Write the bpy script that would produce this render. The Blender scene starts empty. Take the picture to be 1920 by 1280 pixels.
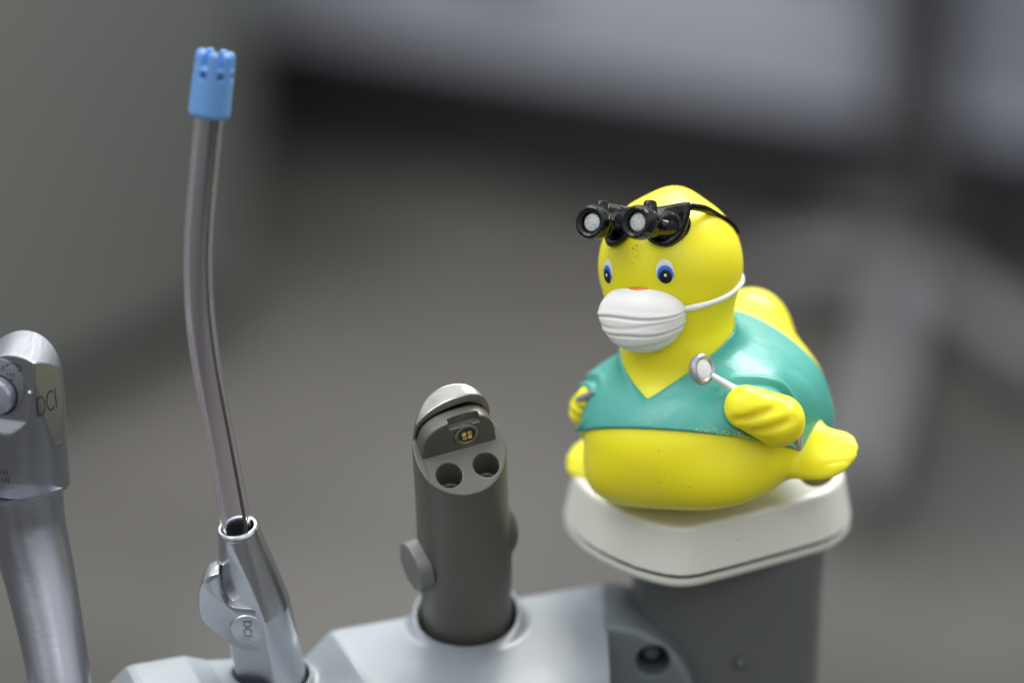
import bpy, math, random
import numpy as np
from mathutils import Matrix, Vector

random.seed(4)
S = 0.01                      # everything below is written in centimetres; 1 Blender unit = 1 m
scene = bpy.context.scene
COL = scene.collection
rad = math.radians

# ------------------------------------------------------------------ camera
PITCH = rad(22)
cR = np.array([1.0, 0, 0]); cU = np.array([0, math.sin(PITCH), math.cos(PITCH)]); cF = np.array([0, math.cos(PITCH), -math.sin(PITCH)])
cC = -4.85 * cR + 3.53 * cU - 66.7 * cF
cam = bpy.data.objects.new('camera', bpy.data.cameras.new('camera'))
COL.objects.link(cam); scene.camera = cam
cam.location = Vector(cC) * S
cam.rotation_euler = (math.pi / 2 - PITCH, 0, 0)
cam.data.sensor_width = 36; cam.data.lens = 100
cam.data.clip_start = 0.05; cam.data.clip_end = 60
cam.data.dof.use_dof = True
cam.data.dof.focus_distance = 63.2 * S
cam.data.dof.aperture_fstop = 3.7
cam.data.dof.aperture_blades = 9

# ------------------------------------------------------------------ world and lamps
world = bpy.data.worlds.new('World'); scene.world = world
world.use_nodes = True
nt = world.node_tree; nt.nodes.clear()
wo = nt.nodes.new('ShaderNodeOutputWorld'); wb = nt.nodes.new('ShaderNodeBackground')
tc = nt.nodes.new('ShaderNodeTexCoord'); sp = nt.nodes.new('ShaderNodeSeparateXYZ'); cr = nt.nodes.new('ShaderNodeValToRGB')
mr = nt.nodes.new('ShaderNodeMapRange'); mr.inputs[1].default_value = -1; mr.inputs[2].default_value = 1
nt.links.new(tc.outputs['Generated'], sp.inputs[0]); nt.links.new(sp.outputs[2], mr.inputs[0]); nt.links.new(mr.outputs[0], cr.inputs[0])
e = cr.color_ramp.elements
e[0].position = 0.0; e[0].color = (.10, .10, .095, 1)
e[1].position = 1.0; e[1].color = (.85, .88, .93, 1)
for p_, c_ in ((.46, (.16, .16, .155)), (.54, (.30, .31, .32)), (.75, (.62, .64, .67))):
    n_ = e.new(p_); n_.color = (*c_, 1)
wn = nt.nodes.new('ShaderNodeTexNoise'); wn.inputs['Scale'].default_value = 2.2; wn.inputs['Detail'].default_value = 1
wr = nt.nodes.new('ShaderNodeMapRange'); wr.inputs[1].default_value = .38; wr.inputs[2].default_value = .62; wr.inputs[3].default_value = .55; wr.inputs[4].default_value = 1.45
wm = nt.nodes.new('ShaderNodeMix'); wm.data_type = 'RGBA'; wm.blend_type = 'MULTIPLY'; wm.inputs[0].default_value = 1
nt.links.new(tc.outputs['Generated'], wn.inputs['Vector']); nt.links.new(wn.outputs[0], wr.inputs[0])
nt.links.new(cr.outputs[0], wm.inputs[6]); nt.links.new(wr.outputs[0], wm.inputs[7])
nt.links.new(wm.outputs[2], wb.inputs[0]); wb.inputs[1].default_value = 0.85
nt.links.new(wb.outputs[0], wo.inputs[0])

def area(name, loc, target, sx, sy, power, col=(1, 1, 1)):
    l = bpy.data.lights.new(name, 'AREA'); l.shape = 'RECTANGLE'; l.size = sx; l.size_y = sy; l.energy = power; l.color = col
    o = bpy.data.objects.new(name, l); COL.objects.link(o); o.location = loc
    o.rotation_euler = (Vector(target) - Vector(loc)).to_track_quat('-Z', 'Y').to_euler()
    return o
area('overhead_light', (0.55, 0.95, 1.25), (0, 0, 0), 1.2, .6, 24, (1, .985, .95))
area('overhead_light', (-0.9, -0.1, 1.4), (-.05, 0, 0), .6, 1.2, 7, (.93, .97, 1))
area('overhead_light', (0.35, -1.3, 1.3), (0, 0, 0), .12, .12, 1.2, (1, 1, 1))
area('overhead_light', (-0.5, 2.1, 1.6), (-.2, 3.3, -.8), 1.0, .8, 34, (1, .98, .95))  # added fill: brightens the background and pools light on the floor

scene.view_settings.view_transform = 'Standard'
scene.view_settings.look = 'None'
scene.view_settings.exposure = 0.72
scene.view_settings.gamma = 1
scene.cycles.use_denoising = True
scene.cycles.max_bounces = 10
scene.cycles.transparent_max_bounces = 12

# ------------------------------------------------------------------ materials
def mat(name, col, rough=.5, metal=0.0, sss=0, sss_r=(1, .6, .2), coat=0, bump=0, bscale=200, brush=None,
        var=0, vscale=30, spec=.5, rvar=0, dust=None, aniso=0):
    m = bpy.data.materials.new(name); m.use_nodes = True
    t = m.node_tree; b = t.nodes['Principled BSDF']
    b.inputs['Base Color'].default_value = (*col, 1); b.inputs['Roughness'].default_value = rough
    b.inputs['Metallic'].default_value = metal; b.inputs['Specular IOR Level'].default_value = spec
    if sss:
        b.inputs['Subsurface Weight'].default_value = sss; b.inputs['Subsurface Radius'].default_value = sss_r
        b.inputs['Subsurface Scale'].default_value = .004
    if coat:
        b.inputs['Coat Weight'].default_value = coat; b.inputs['Coat Roughness'].default_value = .12
    N = t.nodes.new; K = t.links.new
    tco = N('ShaderNodeTexCoord')
    src = tco.outputs['Object']
    if brush:
        mp = N('ShaderNodeMapping'); mp.inputs['Scale'].default_value = brush[0]; mp.inputs['Rotation'].default_value = brush[1]
        K(src, mp.inputs[0]); src_b = mp.outputs[0]
    else:
        src_b = src
    if bump:
        n = N('ShaderNodeTexNoise'); n.inputs['Scale'].default_value = bscale; n.inputs['Detail'].default_value = 4
        bp = N('ShaderNodeBump'); bp.inputs['Strength'].default_value = bump; bp.inputs['Distance'].default_value = .0004
        K(src_b, n.inputs['Vector']); K(n.outputs[0], bp.inputs['Height']); K(bp.outputs[0], b.inputs['Normal'])
        m['bump_noise'] = n.name
    last = None
    if var:
        n2 = N('ShaderNodeTexNoise'); n2.inputs['Scale'].default_value = vscale; n2.inputs['Detail'].default_value = 5
        K(src_b if brush else src, n2.inputs['Vector'])
        mx = N('ShaderNodeMix'); mx.data_type = 'RGBA'
        mx.inputs[6].default_value = (*[c * (1 - var) for c in col], 1); mx.inputs[7].default_value = (*[min(1, c * (1 + var)) for c in col], 1)
        K(n2.outputs[0], mx.inputs[0]); K(mx.outputs[2], b.inputs['Base Color']); last = mx.outputs[2]
    if rvar:
        n3 = N('ShaderNodeTexNoise'); n3.inputs['Scale'].default_value = vscale * 3; n3.inputs['Detail'].default_value = 6
        K(src_b, n3.inputs['Vector'])
        r_ = N('ShaderNodeMapRange'); r_.inputs[3].default_value = max(.02, rough - rvar); r_.inputs[4].default_value = rough + rvar
        K(n3.outputs[0], r_.inputs[0]); K(r_.outputs[0], b.inputs['Roughness'])
    if dust:                                        # fine real dust / speckle: (colour, scale, threshold, softness)
        n4 = N('ShaderNodeTexNoise'); n4.inputs['Scale'].default_value = dust[1]; n4.inputs['Detail'].default_value = 3
        n5 = N('ShaderNodeTexNoise'); n5.inputs['Scale'].default_value = dust[1] * .12
        K(src, n4.inputs['Vector']); K(src, n5.inputs['Vector'])
        ad = N('ShaderNodeMath'); ad.operation = 'ADD'; mm = N('ShaderNodeMath'); mm.operation = 'MULTIPLY'; mm.inputs[1].default_value = .45
        K(n5.outputs[0], mm.inputs[0]); K(n4.outputs[0], ad.inputs[0]); K(mm.outputs[0], ad.inputs[1])
        r2 = N('ShaderNodeMapRange'); r2.inputs[1].default_value = dust[2]; r2.inputs[2].default_value = dust[2] + dust[3]
        K(ad.outputs[0], r2.inputs[0])
        mx2 = N('ShaderNodeMix'); mx2.data_type = 'RGBA'; mx2.inputs[6].default_value = (*col, 1); mx2.inputs[7].default_value = (*dust[0], 1)
        if last: K(last, mx2.inputs[6])
        K(r2.outputs[0], mx2.inputs[0]); K(mx2.outputs[2], b.inputs['Base Color'])
    return m

def mask_mix(m, centre, radius, col, scale, thr, plane=None):
    """speckle of another colour inside a soft ball round a point (or near a plane) of the object itself"""
    t = m.node_tree; b = t.nodes['Principled BSDF']; N = t.nodes.new; K = t.links.new
    tco = N('ShaderNodeTexCoord')
    n = N('ShaderNodeTexNoise'); n.inputs['Scale'].default_value = scale; n.inputs['Detail'].default_value = 3
    K(tco.outputs['Object'], n.inputs['Vector'])
    mk = N('ShaderNodeMapRange')
    vd = N('ShaderNodeVectorMath'); vd.operation = 'DISTANCE'; vd.inputs[1].default_value = [c * S for c in centre]
    K(tco.outputs['Object'], vd.inputs[0]); K(vd.outputs['Value'], mk.inputs[0])
    mk.inputs[1].default_value = 0; mk.inputs[2].default_value = radius * S; mk.inputs[3].default_value = 1; mk.inputs[4].default_value = 0
    last = mk.outputs[0]
    if plane:                                       # (normal, offset cm, width cm)
        dt = N('ShaderNodeVectorMath'); dt.operation = 'DOT_PRODUCT'; dt.inputs[1].default_value = plane[0]
        K(tco.outputs['Object'], dt.inputs[0])
        m2 = N('ShaderNodeMapRange'); m2.inputs[1].default_value = plane[1] * S; m2.inputs[2].default_value = (plane[1] + plane[2]) * S
        m2.inputs[3].default_value = 1; m2.inputs[4].default_value = 0
        K(dt.outputs['Value'], m2.inputs[0])
        ml = N('ShaderNodeMath'); ml.operation = 'MULTIPLY'; K(last, ml.inputs[0]); K(m2.outputs[0], ml.inputs[1]); last = ml.outputs[0]
    # threshold moves with the mask
    a = N('ShaderNodeMath'); a.operation = 'MULTIPLY_ADD'; a.inputs[1].default_value = .35
    K(last, a.inputs[0]); K(n.outputs[0], a.inputs[2])
    st = N('ShaderNodeMapRange'); st.inputs[1].default_value = thr; st.inputs[2].default_value = thr + .04
    K(a.outputs[0], st.inputs[0])
    mx = N('ShaderNodeMix'); mx.data_type = 'RGBA'; mx.inputs[7].default_value = (*col, 1)
    inp = b.inputs['Base Color']
    if inp.is_linked: K(inp.links[0].from_socket, mx.inputs[6])
    else: mx.inputs[6].default_value = inp.default_value
    K(st.outputs[0], mx.inputs[0]); K(mx.outputs[2], inp)

YEL = (.88, .785, .018)
M = {}
M['yellow'] = mat('yellow_vinyl', YEL, .37, sss=.6, sss_r=(1, .8, .15), bump=.05, bscale=900, rvar=.06, vscale=60, spec=.4)
mask_mix(M['yellow'], (-.05, -2.05, 6.55), 1.1, (.24, .20, .015), 2600, .90)
mask_mix(M['yellow'], (.9, -1.6, 6.6), 1.1, (.16, .13, .02), 1500, .955)
mask_mix(M['yellow'], (.6, -2.9, 1.6), 3.4, (.50, .44, .03), 900, .985)
M['yellow_hand'] = mat('yellow_vinyl_hand', YEL, .38, sss=.6, sss_r=(1, .8, .15), bump=.05, bscale=900, rvar=.06, vscale=60, spec=.4)
M['teal'] = mat('teal_paint', (.062, .345, .285), .36, bump=.32, bscale=420, rvar=.08, vscale=120, var=.05, spec=.5)
mask_mix(M['teal'], (2.0, -2.3, 2.2), 2.3, (.55, .60, .02), 2600, .74, ((0, .4886, .8725), .8725 * 1.0 - .02, .26))
M['white_mask'] = mat('white_mask_paint', (.86, .83, .79), .5, sss=.2, sss_r=(1, .9, .8), bump=.15, bscale=500)
M['black'] = mat('black_gloss_paint', (.004, .004, .005), .13, spec=.4, bump=.25, bscale=350, dust=((.16, .155, .14), 3200, .93, .14))
M['black_clean'] = mat('black_gloss_clean', (.004, .004, .005), .14, spec=.4, bump=.12, bscale=300)
M['lens'] = mat('lens_silver_paint', (.50, .51, .50), .45, metal=.2, dust=((.12, .12, .12), 3500, .80, .06))
M['silver_paint'] = mat('silver_paint', (.42, .42, .44), .32, metal=.65, bump=.15, bscale=700)
M['mirror_face'] = mat('mirror_face_paint', (.78, .80, .78), .3)
M['white_rod'] = mat('white_rod_paint', (.82, .80, .82), .3, metal=.15)
M['eye_white'] = mat('eye_white', (.80, .77, .70), .35)
M['eye_blue'] = mat('eye_blue', (.02, .17, .72), .3)
M['eye_black'] = mat('eye_black', (.006, .006, .008), .25)
M['orange'] = mat('orange_beak', (.80, .16, .01), .4, sss=.2)
M['cream'] = mat('cream_gloss_plastic', (.72, .71, .63), .16, coat=.25, bump=.10, bscale=90, var=.05, vscale=45, rvar=.08)
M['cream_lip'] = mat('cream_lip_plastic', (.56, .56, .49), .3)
M['seam'] = mat('seam_black', (.02, .02, .018), .7)
M['post'] = mat('dark_grey_plastic', (.105, .11, .108), .38, bump=.05, bscale=250, var=.04, vscale=12)
M['bar'] = mat('pale_grey_plastic', (.24, .268, .288), .34, bump=.10, bscale=160, var=.05, vscale=35, rvar=.10)
M['joint'] = mat('blue_grey_plastic', (.12, .14, .15), .42, bump=.05, bscale=200)
M['putty'] = mat('tan_putty', (.42, .31, .10), .6, bump=.2, bscale=200)
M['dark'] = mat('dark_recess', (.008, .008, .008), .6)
M['gun'] = mat('grey_olive_metal', (.130, .126, .104), .42, metal=.45, bump=.10, bscale=500, var=.10, vscale=50, rvar=.05)
M['gun_edge'] = mat('bright_metal', (.40, .39, .35), .26, metal=.95, bump=.15, bscale=300, var=.15, vscale=120)  # paler, smoother metal for the hood and light ring
M['gun_face'] = mat('satin_grey_face', (.17, .175, .16), .45, metal=.3, bump=.1, bscale=500)
M['chrome'] = mat('satin_chrome', (.55, .565, .585), .25, metal=1, bump=.04, bscale=200, rvar=.06, vscale=60)
M['brushed'] = mat('brushed_steel', (.32, .33, .36), .33, metal=1, bump=.11, bscale=90, brush=((1, 1, 30), (0, rad(50), 0)), rvar=.10, vscale=60)
M['steel'] = mat('satin_steel', (.34, .35, .385), .33, metal=1, bump=.12, bscale=500, rvar=.05, vscale=60)
M['button'] = mat('anodised_button', (.42, .43, .50), .30, metal=.8)
M['ink'] = mat('dark_engraving', (.03, .03, .035), .6)
M['engrave'] = mat('shallow_engraving', (.20, .22, .23), .5, metal=.6)
M['blue'] = mat('blue_soft_plastic', (.13, .29, .58), .42, sss=.2, sss_r=(.3, .5, 1), bump=.1, bscale=300)
M['wire'] = mat('tube_wire', (.10, .085, .07), .4, metal=.5)
M['led_y'] = mat('led_phosphor_yellow', (.62, .60, .12), .5)
M['led_o'] = mat('led_phosphor_orange', (.80, .28, .08), .5)
M['led_g'] = mat('led_substrate_green', (.02, .06, .045), .4)
M['floor'] = mat('grey_brown_vinyl', (.074, .070, .064), .42, var=1.0, vscale=1.6, rvar=.08, bump=.05, bscale=30)
M['cab'] = mat('lavender_grey_laminate', (.34, .355, .41), .4, var=.03, vscale=3)
M['green'] = mat('green_grey_laminate', (.158, .166, .150), .5, var=.05, vscale=3)
M['kick'] = mat('black_toe_kick', (.07, .07, .072), .6)
M['base'] = mat('grey_painted_base', (.165, .168, .175), .4)
M['col'] = mat('dark_olive_column', (.03, .03, .026), .5)
# clear tube: tinted glass
def glass(name, col, rough):
    m = bpy.data.materials.new(name); m.use_nodes = True; t = m.node_tree; b = t.nodes['Principled BSDF']
    b.inputs['Base Color'].default_value = (*col, 1); b.inputs['Roughness'].default_value = rough
    b.inputs['Transmission Weight'].default_value = 1; b.inputs['IOR'].default_value = 1.30
    return m
M['tube'] = glass('clear_vinyl_tube', (.94, .91, .97), .15)

# ------------------------------------------------------------------ object helpers
def link(name, me, m=None, parent=None):
    o = bpy.data.objects.new(name, me); COL.objects.link(o)
    if m: me.materials.append(m)
    if parent: o.parent = parent
    return o
def tag(o, label=None, cat=None, group=None, kind=None):
    if label: o['label'] = label
    if cat: o['category'] = cat
    if group: o['group'] = group
    if kind: o['kind'] = kind
    return o
def empty(name, loc=(0, 0, 0), mtx=None):
    o = bpy.data.objects.new(name, None); COL.objects.link(o); o.empty_display_size = .01
    if mtx is not None: o.matrix_world = mtx
    else: o.location = Vector(loc) * S
    return o
def mesh_np(v, f, normals=None, smooth=True):
    me = bpy.data.meshes.new('m')
    v = np.asarray(v, float) * S
    me.from_pydata(v.tolist(), [], [tuple(int(i) for i in q) for q in f]) if not isinstance(f, np.ndarray) else None
    if isinstance(f, np.ndarray):
        n, k = f.shape
        me.vertices.add(len(v)); me.vertices.foreach_set('co', v.ravel())
        me.loops.add(n * k); me.loops.foreach_set('vertex_index', f.ravel().astype(np.int32))
        me.polygons.add(n); me.polygons.foreach_set('loop_start', (np.arange(n) * k).astype(np.int32))
        me.update(calc_edges=True)
    me.polygons.foreach_set('use_smooth', [smooth] * len(me.polygons))
    me.validate()
    if normals is not None: me.normals_split_custom_set_from_vertices(normals.tolist())
    return me

def nets(f, lo, hi, h, st=4):
    lo = np.array(lo, float); hi = np.array(hi, float)
    n = (np.ceil((hi - lo) / h / st).astype(int) + 1) * st
    ax = [lo[i] + h * np.arange(n[i]) for i in range(3)]
    cx = [a[::st] + h * (st - 1) / 2 for a in ax]
    G = np.meshgrid(*cx, indexing='ij'); c = f(G[0], G[1], G[2])
    near = np.abs(c) < h * st * 2.2
    up = lambda A: A.repeat(st, 0).repeat(st, 1).repeat(st, 2)
    F = up(np.where(c < 0, -1.0, 1.0)); I = np.nonzero(up(near))
    F[I] = f(ax[0][I[0]], ax[1][I[1]], ax[2][I[2]])
    F[F == 0] = 1e-9
    s = F < 0
    cnt = np.zeros(tuple(n - 1), np.int8)
    offs = [(a, b, d) for a in (0, 1) for b in (0, 1) for d in (0, 1)]
    sl = lambda A, o: A[o[0]:o[0] + n[0] - 1, o[1]:o[1] + n[1] - 1, o[2]:o[2] + n[2] - 1]
    for o in offs: cnt += sl(s, o)
    act = (cnt > 0) & (cnt < 8); idx = np.argwhere(act)
    vid = -np.ones(tuple(n - 1), np.int64); vid[act] = np.arange(len(idx))
    pos = np.zeros((len(idx), 3)); w = np.zeros(len(idx))
    for a in offs:
        for k in range(3):
            if a[k]: continue
            b = list(a); b[k] = 1
            ia = idx + a; ib = idx + b
            fa = F[ia[:, 0], ia[:, 1], ia[:, 2]]; fb = F[ib[:, 0], ib[:, 1], ib[:, 2]]
            m = (fa < 0) != (fb < 0); t = np.where(m, fa / np.where(m, fa - fb, 1), 0)
            pos += m[:, None] * (ia + t[:, None] * (ib - ia)); w += m
    pos = lo + h * pos / w[:, None]
    def grad(p, e):
        g = np.stack([f(p[:, 0] + e * (k == 0), p[:, 1] + e * (k == 1), p[:, 2] + e * (k == 2)) - f(p[:, 0] - e * (k == 0), p[:, 1] - e * (k == 1), p[:, 2] - e * (k == 2)) for k in range(3)], 1) / (2 * e)
        return g
    for _ in range(3):
        g = grad(pos, h * .25); d = f(pos[:, 0], pos[:, 1], pos[:, 2])
        stp = -(d / np.maximum((g ** 2).sum(1), .05))[:, None] * g
        ln = np.linalg.norm(stp, axis=1, keepdims=True); stp *= np.minimum(1, h * .4 / np.maximum(ln, 1e-9))
        pos += stp
    g = grad(pos, h * .5); nn = g / np.maximum(np.linalg.norm(g, axis=1, keepdims=True), 1e-9)
    quads = []
    for k in range(3):
        i, j = [(1, 2), (2, 0), (0, 1)][k]
        A = [slice(None)] * 3; B = [slice(None)] * 3; A[k] = slice(0, -1); B[k] = slice(1, None)
        ch = s[tuple(A)] != s[tuple(B)]
        e = np.argwhere(ch); e = e[(e[:, i] > 0) & (e[:, j] > 0) & (e[:, i] < n[i] - 1) & (e[:, j] < n[j] - 1)]
        ins = s[e[:, 0], e[:, 1], e[:, 2]]
        def q(di, dj):
            t = e.copy(); t[:, i] += di; t[:, j] += dj
            return vid[t[:, 0], t[:, 1], t[:, 2]]
        Q = np.stack([q(-1, -1), q(0, -1), q(0, 0), q(-1, 0)], 1)
        Q[~ins] = Q[~ins][:, ::-1]; quads.append(Q)
    Q = np.concatenate(quads); Q = Q[(Q >= 0).all(1)]
    return mesh_np(pos, Q, nn)

def smin(a, b, k):
    h = np.clip(.5 + .5 * (b - a) / k, 0, 1); return b * (1 - h) + a * h - k * h * (1 - h)
def smax(a, b, k): return -smin(-a, -b, k)
def ell(x, y, z, c, r, R=None):
    x = x - c[0]; y = y - c[1]; z = z - c[2]
    if R is not None:
        x, y, z = (R[0][0] * x + R[1][0] * y + R[2][0] * z, R[0][1] * x + R[1][1] * y + R[2][1] * z, R[0][2] * x + R[1][2] * y + R[2][2] * z)
    k0 = np.sqrt((x / r[0]) ** 2 + (y / r[1]) ** 2 + (z / r[2]) ** 2) + 1e-9
    k1 = np.sqrt((x / r[0] ** 2) ** 2 + (y / r[1] ** 2) ** 2 + (z / r[2] ** 2) ** 2) + 1e-9
    return k0 * (k0 - 1) / k1
def capsule(x, y, z, a, b, ra, rb=None):
    rb = ra if rb is None else rb
    a = np.array(a, float); b = np.array(b, float); d = b - a
    t = np.clip(((x - a[0]) * d[0] + (y - a[1]) * d[1] + (z - a[2]) * d[2]) / (d @ d), 0, 1)
    return np.sqrt((x - a[0] - t * d[0]) ** 2 + (y - a[1] - t * d[1]) ** 2 + (z - a[2] - t * d[2]) ** 2) - (ra + (rb - ra) * t)
def poly_sdf(x, y, P):
    P = np.array(P, float); d = np.full(np.shape(x), 1e9); sgn = np.ones(np.shape(x))
    j = len(P) - 1
    for i in range(len(P)):
        ex, ey = P[j] - P[i]; wx = x - P[i][0]; wy = y - P[i][1]
        t = np.clip((wx * ex + wy * ey) / (ex * ex + ey * ey), 0, 1)
        d = np.minimum(d, (wx - ex * t) ** 2 + (wy - ey * t) ** 2)
        c1 = y >= P[i][1]; c2 = y < P[j][1]; c3 = ex * wy > ey * wx
        sgn = np.where((c1 & c2 & c3) | (~c1 & ~c2 & ~c3), -sgn, sgn); j = i
    return sgn * np.sqrt(d)
def smooth_poly(P, it=2):
    P = np.array(P, float)
    for _ in range(it):
        Q = np.roll(P, -1, 0); P = np.stack([.75 * P + .25 * Q, .25 * P + .75 * Q], 1).reshape(-1, 2)
    return P

def spline(pts, n=8):
    P = [np.array(p, float) for p in pts]; P = [2 * P[0] - P[1]] + P + [2 * P[-1] - P[-2]]
    out = []
    for i in range(1, len(P) - 2):
        for k in range(n):
            t = k / n
            out.append(.5 * ((2 * P[i]) + (-P[i - 1] + P[i + 1]) * t + (2 * P[i - 1] - 5 * P[i] + 4 * P[i + 1] - P[i + 2]) * t * t + (-P[i - 1] + 3 * P[i] - 3 * P[i + 1] + P[i + 2]) * t ** 3))
    out.append(P[-2]); return out
def sweep(pts, r, seg=20, n=8, cap=True, flat=1.0):
    """tube along a spline; r a number or list matching pts; returns (verts, faces)"""
    rr = [r] * len(pts) if np.isscalar(r) else r
    Q = spline([tuple(p) + (q,) for p, q in zip(pts, rr)], n)
    V = []; F = []; up = None
    for i, q in enumerate(Q):
        a = Q[max(i - 1, 0)][:3]; b = Q[min(i + 1, len(Q) - 1)][:3]; t = (b - a) / np.linalg.norm(b - a)
        if up is None: up = np.cross(t, (0, 1, .01)); up /= np.linalg.norm(up)
        up = up - t * (up @ t); up /= np.linalg.norm(up); s = np.cross(t, up)
        for k in range(seg):
            A = 2 * math.pi * k / seg; V.append(q[:3] + q[3] * (math.cos(A) * up + flat * math.sin(A) * s))
    for i in range(len(Q) - 1):
        for k in range(seg):
            F.append((i * seg + k, i * seg + (k + 1) % seg, (i + 1) * seg + (k + 1) % seg, (i + 1) * seg + k))
    if cap:
        F.append(tuple(range(seg))[::-1]); F.append(tuple((len(Q) - 1) * seg + k for k in range(seg)))
    return V, F
def lathe(prof, seg=48, frame=None):
    """prof = [(r, z)...]; frame = 4x4 numpy in cm"""
    V = []; F = []
    for r, z in prof:
        for k in range(seg):
            A = 2 * math.pi * k / seg; V.append((r * math.cos(A), r * math.sin(A), z))
    for i in range(len(prof) - 1):
        for k in range(seg):
            F.append((i * seg + k, i * seg + (k + 1) % seg, (i + 1) * seg + (k + 1) % seg, (i + 1) * seg + k))
    V = np.array(V)
    if frame is not None: V = V @ frame[:3, :3].T + frame[:3, 3]
    return V, F
def join(*parts):
    V = []; F = []
    for v, f in parts:
        o = len(V); V += [tuple(q) for q in v]; F += [tuple(i + o for i in q) for q in f]
    return V, F
def frame(o, z, x=(1, 0, 0)):
    z = np.array(z, float); z /= np.linalg.norm(z); x = np.array(x, float); x = x - z * (x @ z); x /= np.linalg.norm(x)
    m = np.eye(4); m[:3, 0] = x; m[:3, 1] = np.cross(z, x); m[:3, 2] = z; m[:3, 3] = o; return m
def sharp(me, a=35):
    me.set_sharp_from_angle(angle=rad(a)); return me
def part(name, vf, m, parent=None, ang=40):
    me = mesh_np(vf[0], [tuple(q) for q in vf[1]]); sharp(me, ang)
    return link(name, me, m, parent)
def npart(name, f, lo, hi, h, m, parent=None): return link(name, nets(f, lo, hi, h), m, parent)
def boxvf(lo, hi, bev=0, frame_=None):
    import bmesh
    bm = bmesh.new(); bmesh.ops.create_cube(bm, size=1)
    for v in bm.verts: v.co = [(lo[i] + hi[i]) / 2 + v.co[i] * (hi[i] - lo[i]) for i in range(3)]
    if bev: bmesh.ops.bevel(bm, geom=bm.edges[:], offset=bev, segments=3, profile=.5, affect='EDGES')
    bm.verts.index_update(); V = np.array([v.co[:] for v in bm.verts]); F = [tuple(v.index for v in f.verts) for f in bm.faces]; bm.free()
    if frame_ is not None: V = V @ frame_[:3, :3].T + frame_[:3, 3]
    return V, F
def prism(P, z0, z1, bev=.0, frame_=None):
    """2-D outline extruded, with a small bevel on both rims"""
    P = np.array(P, float); a = P; n = len(P)
    T = np.roll(P, -1, 0) - np.roll(P, 1, 0); N_ = np.stack([T[:, 1], -T[:, 0]], 1); N_ /= np.linalg.norm(N_, axis=1, keepdims=True)
    area_ = .5 * np.sum(P[:, 0] * np.roll(P[:, 1], -1) - np.roll(P[:, 0], -1) * P[:, 1])
    if area_ < 0: N_ = -N_
    lv = [(P - N_ * bev, z0), (P, z0 + bev), (P, z1 - bev), (P - N_ * bev * .3, z1 - bev * .3), (P - N_ * bev, z1)] if bev else [(P, z0), (P, z1)]
    V = np.concatenate([np.c_[q, np.full(n, z)] for q, z in lv]); F = []
    for i in range(len(lv) - 1):
        for k in range(n): F.append((i * n + k, i * n + (k + 1) % n, (i + 1) * n + (k + 1) % n, (i + 1) * n + k))
    F.append(tuple(range(n))[::-1]); F.append(tuple((len(lv) - 1) * n + k for k in range(n)))
    if area_ < 0: F = [q[::-1] for q in F]
    if frame_ is not None: V = V @ frame_[:3, :3].T + frame_[:3, 3]
    return V, F
def text(name, body, size, fr, m, parent, ext=.004, sx=1.0, off=0.0):
    """lettering as a thin mesh; fr = 4x4 frame (x along the line, z out of the surface) in cm"""
    cu = bpy.data.curves.new('t', 'FONT'); cu.body = body; cu.size = size * S; cu.extrude = ext * S; cu.align_x = 'CENTER'; cu.align_y = 'CENTER'; cu.offset = off * S
    t = bpy.data.objects.new('t', cu); COL.objects.link(t)
    bpy.context.view_layer.update()
    me = bpy.data.meshes.new_from_object(t.evaluated_get(bpy.context.evaluated_depsgraph_get()))
    bpy.data.objects.remove(t)
    F4 = Matrix(fr.tolist()); F4.translation = F4.translation * S
    me.transform(F4 @ Matrix.Diagonal((sx, 1, 1, 1)))
    return link(name, me, m, parent)
def Rm(rx=0, ry=0, rz=0):
    return np.array(Matrix.Rotation(rad(rz), 3, 'Z') @ Matrix.Rotation(rad(ry), 3, 'Y') @ Matrix.Rotation(rad(rx), 3, 'X'))
def at(px, py, Y):
    """world point (cm) at distance Y seen at a place of the 1920x1280 photograph; used only to read off positions"""
    d = cF + cR * (px - 960) / 5333.3 + cU * (640 - py) / 5333.3
    return cC + d * ((Y - cC[1]) / d[1])
def at_floor(px, py, Z):
    d = cF + cR * (px - 960) / 5333.3 + cU * (640 - py) / 5333.3
    return cC + d * ((Z - cC[2]) / d[2])

# ------------------------------------------------------------------ setting: floor
FZ = -95
fv = [(-600, -150, FZ), (600, -150, FZ), (600, 900, FZ), (-600, 900, FZ)]
ft_ = M['floor'].node_tree
for l_ in list(ft_.links):
    if l_.from_node.type == 'TEX_NOISE' and l_.to_node.type == 'MIX':
        q_ = ft_.nodes.new('ShaderNodeMapRange'); q_.inputs[1].default_value = .38; q_.inputs[2].default_value = .62; q_.inputs[3].default_value = .34; q_.inputs[4].default_value = .70
        s0, s1 = l_.from_socket, l_.to_socket; ft_.links.new(s0, q_.inputs[0]); ft_.links.new(q_.outputs[0], s1)
fl = link('floor', mesh_np(fv, [(0, 1, 2, 3)]), M['floor']); tag(fl, kind='structure')

# ------------------------------------------------------------------ cabinets behind
def cabinet(x0, x1, label, group):
    """x along the front (cm from the run's left end)"""
    t = empty('drawer_cabinet', mtx=CABM @ Matrix.Translation((x0 * S, 0, 0)))
    w = x1 - x0
    part('cabinet_body', boxvf((0, 2.2, 19), (w, 50, 95), .3), M['cab'], t)
    part('toe_kick', boxvf((-5, 16, 0), (w - 1, 48, 18.9)), M['kick'], t)
    for z0, z1 in ((19.3, 37), (37.5, 55), (55.5, 73), (73.5, 94)):
        d = part('drawer_front', boxvf((.4, 0, z0), (w - .4, 2.1, z1), .25), M['cab'], t)
        part('handle', boxvf((w / 2 - 7, -2.4, z1 - 4), (w / 2 + 7, -1.2, z1 - 2.8), .3), M['steel'], d)
    tag(t, label, 'cabinet', group); return t
pL = at_floor(505, 60, FZ + 19); pRr = at_floor(1650, 240, FZ + 19)
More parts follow.
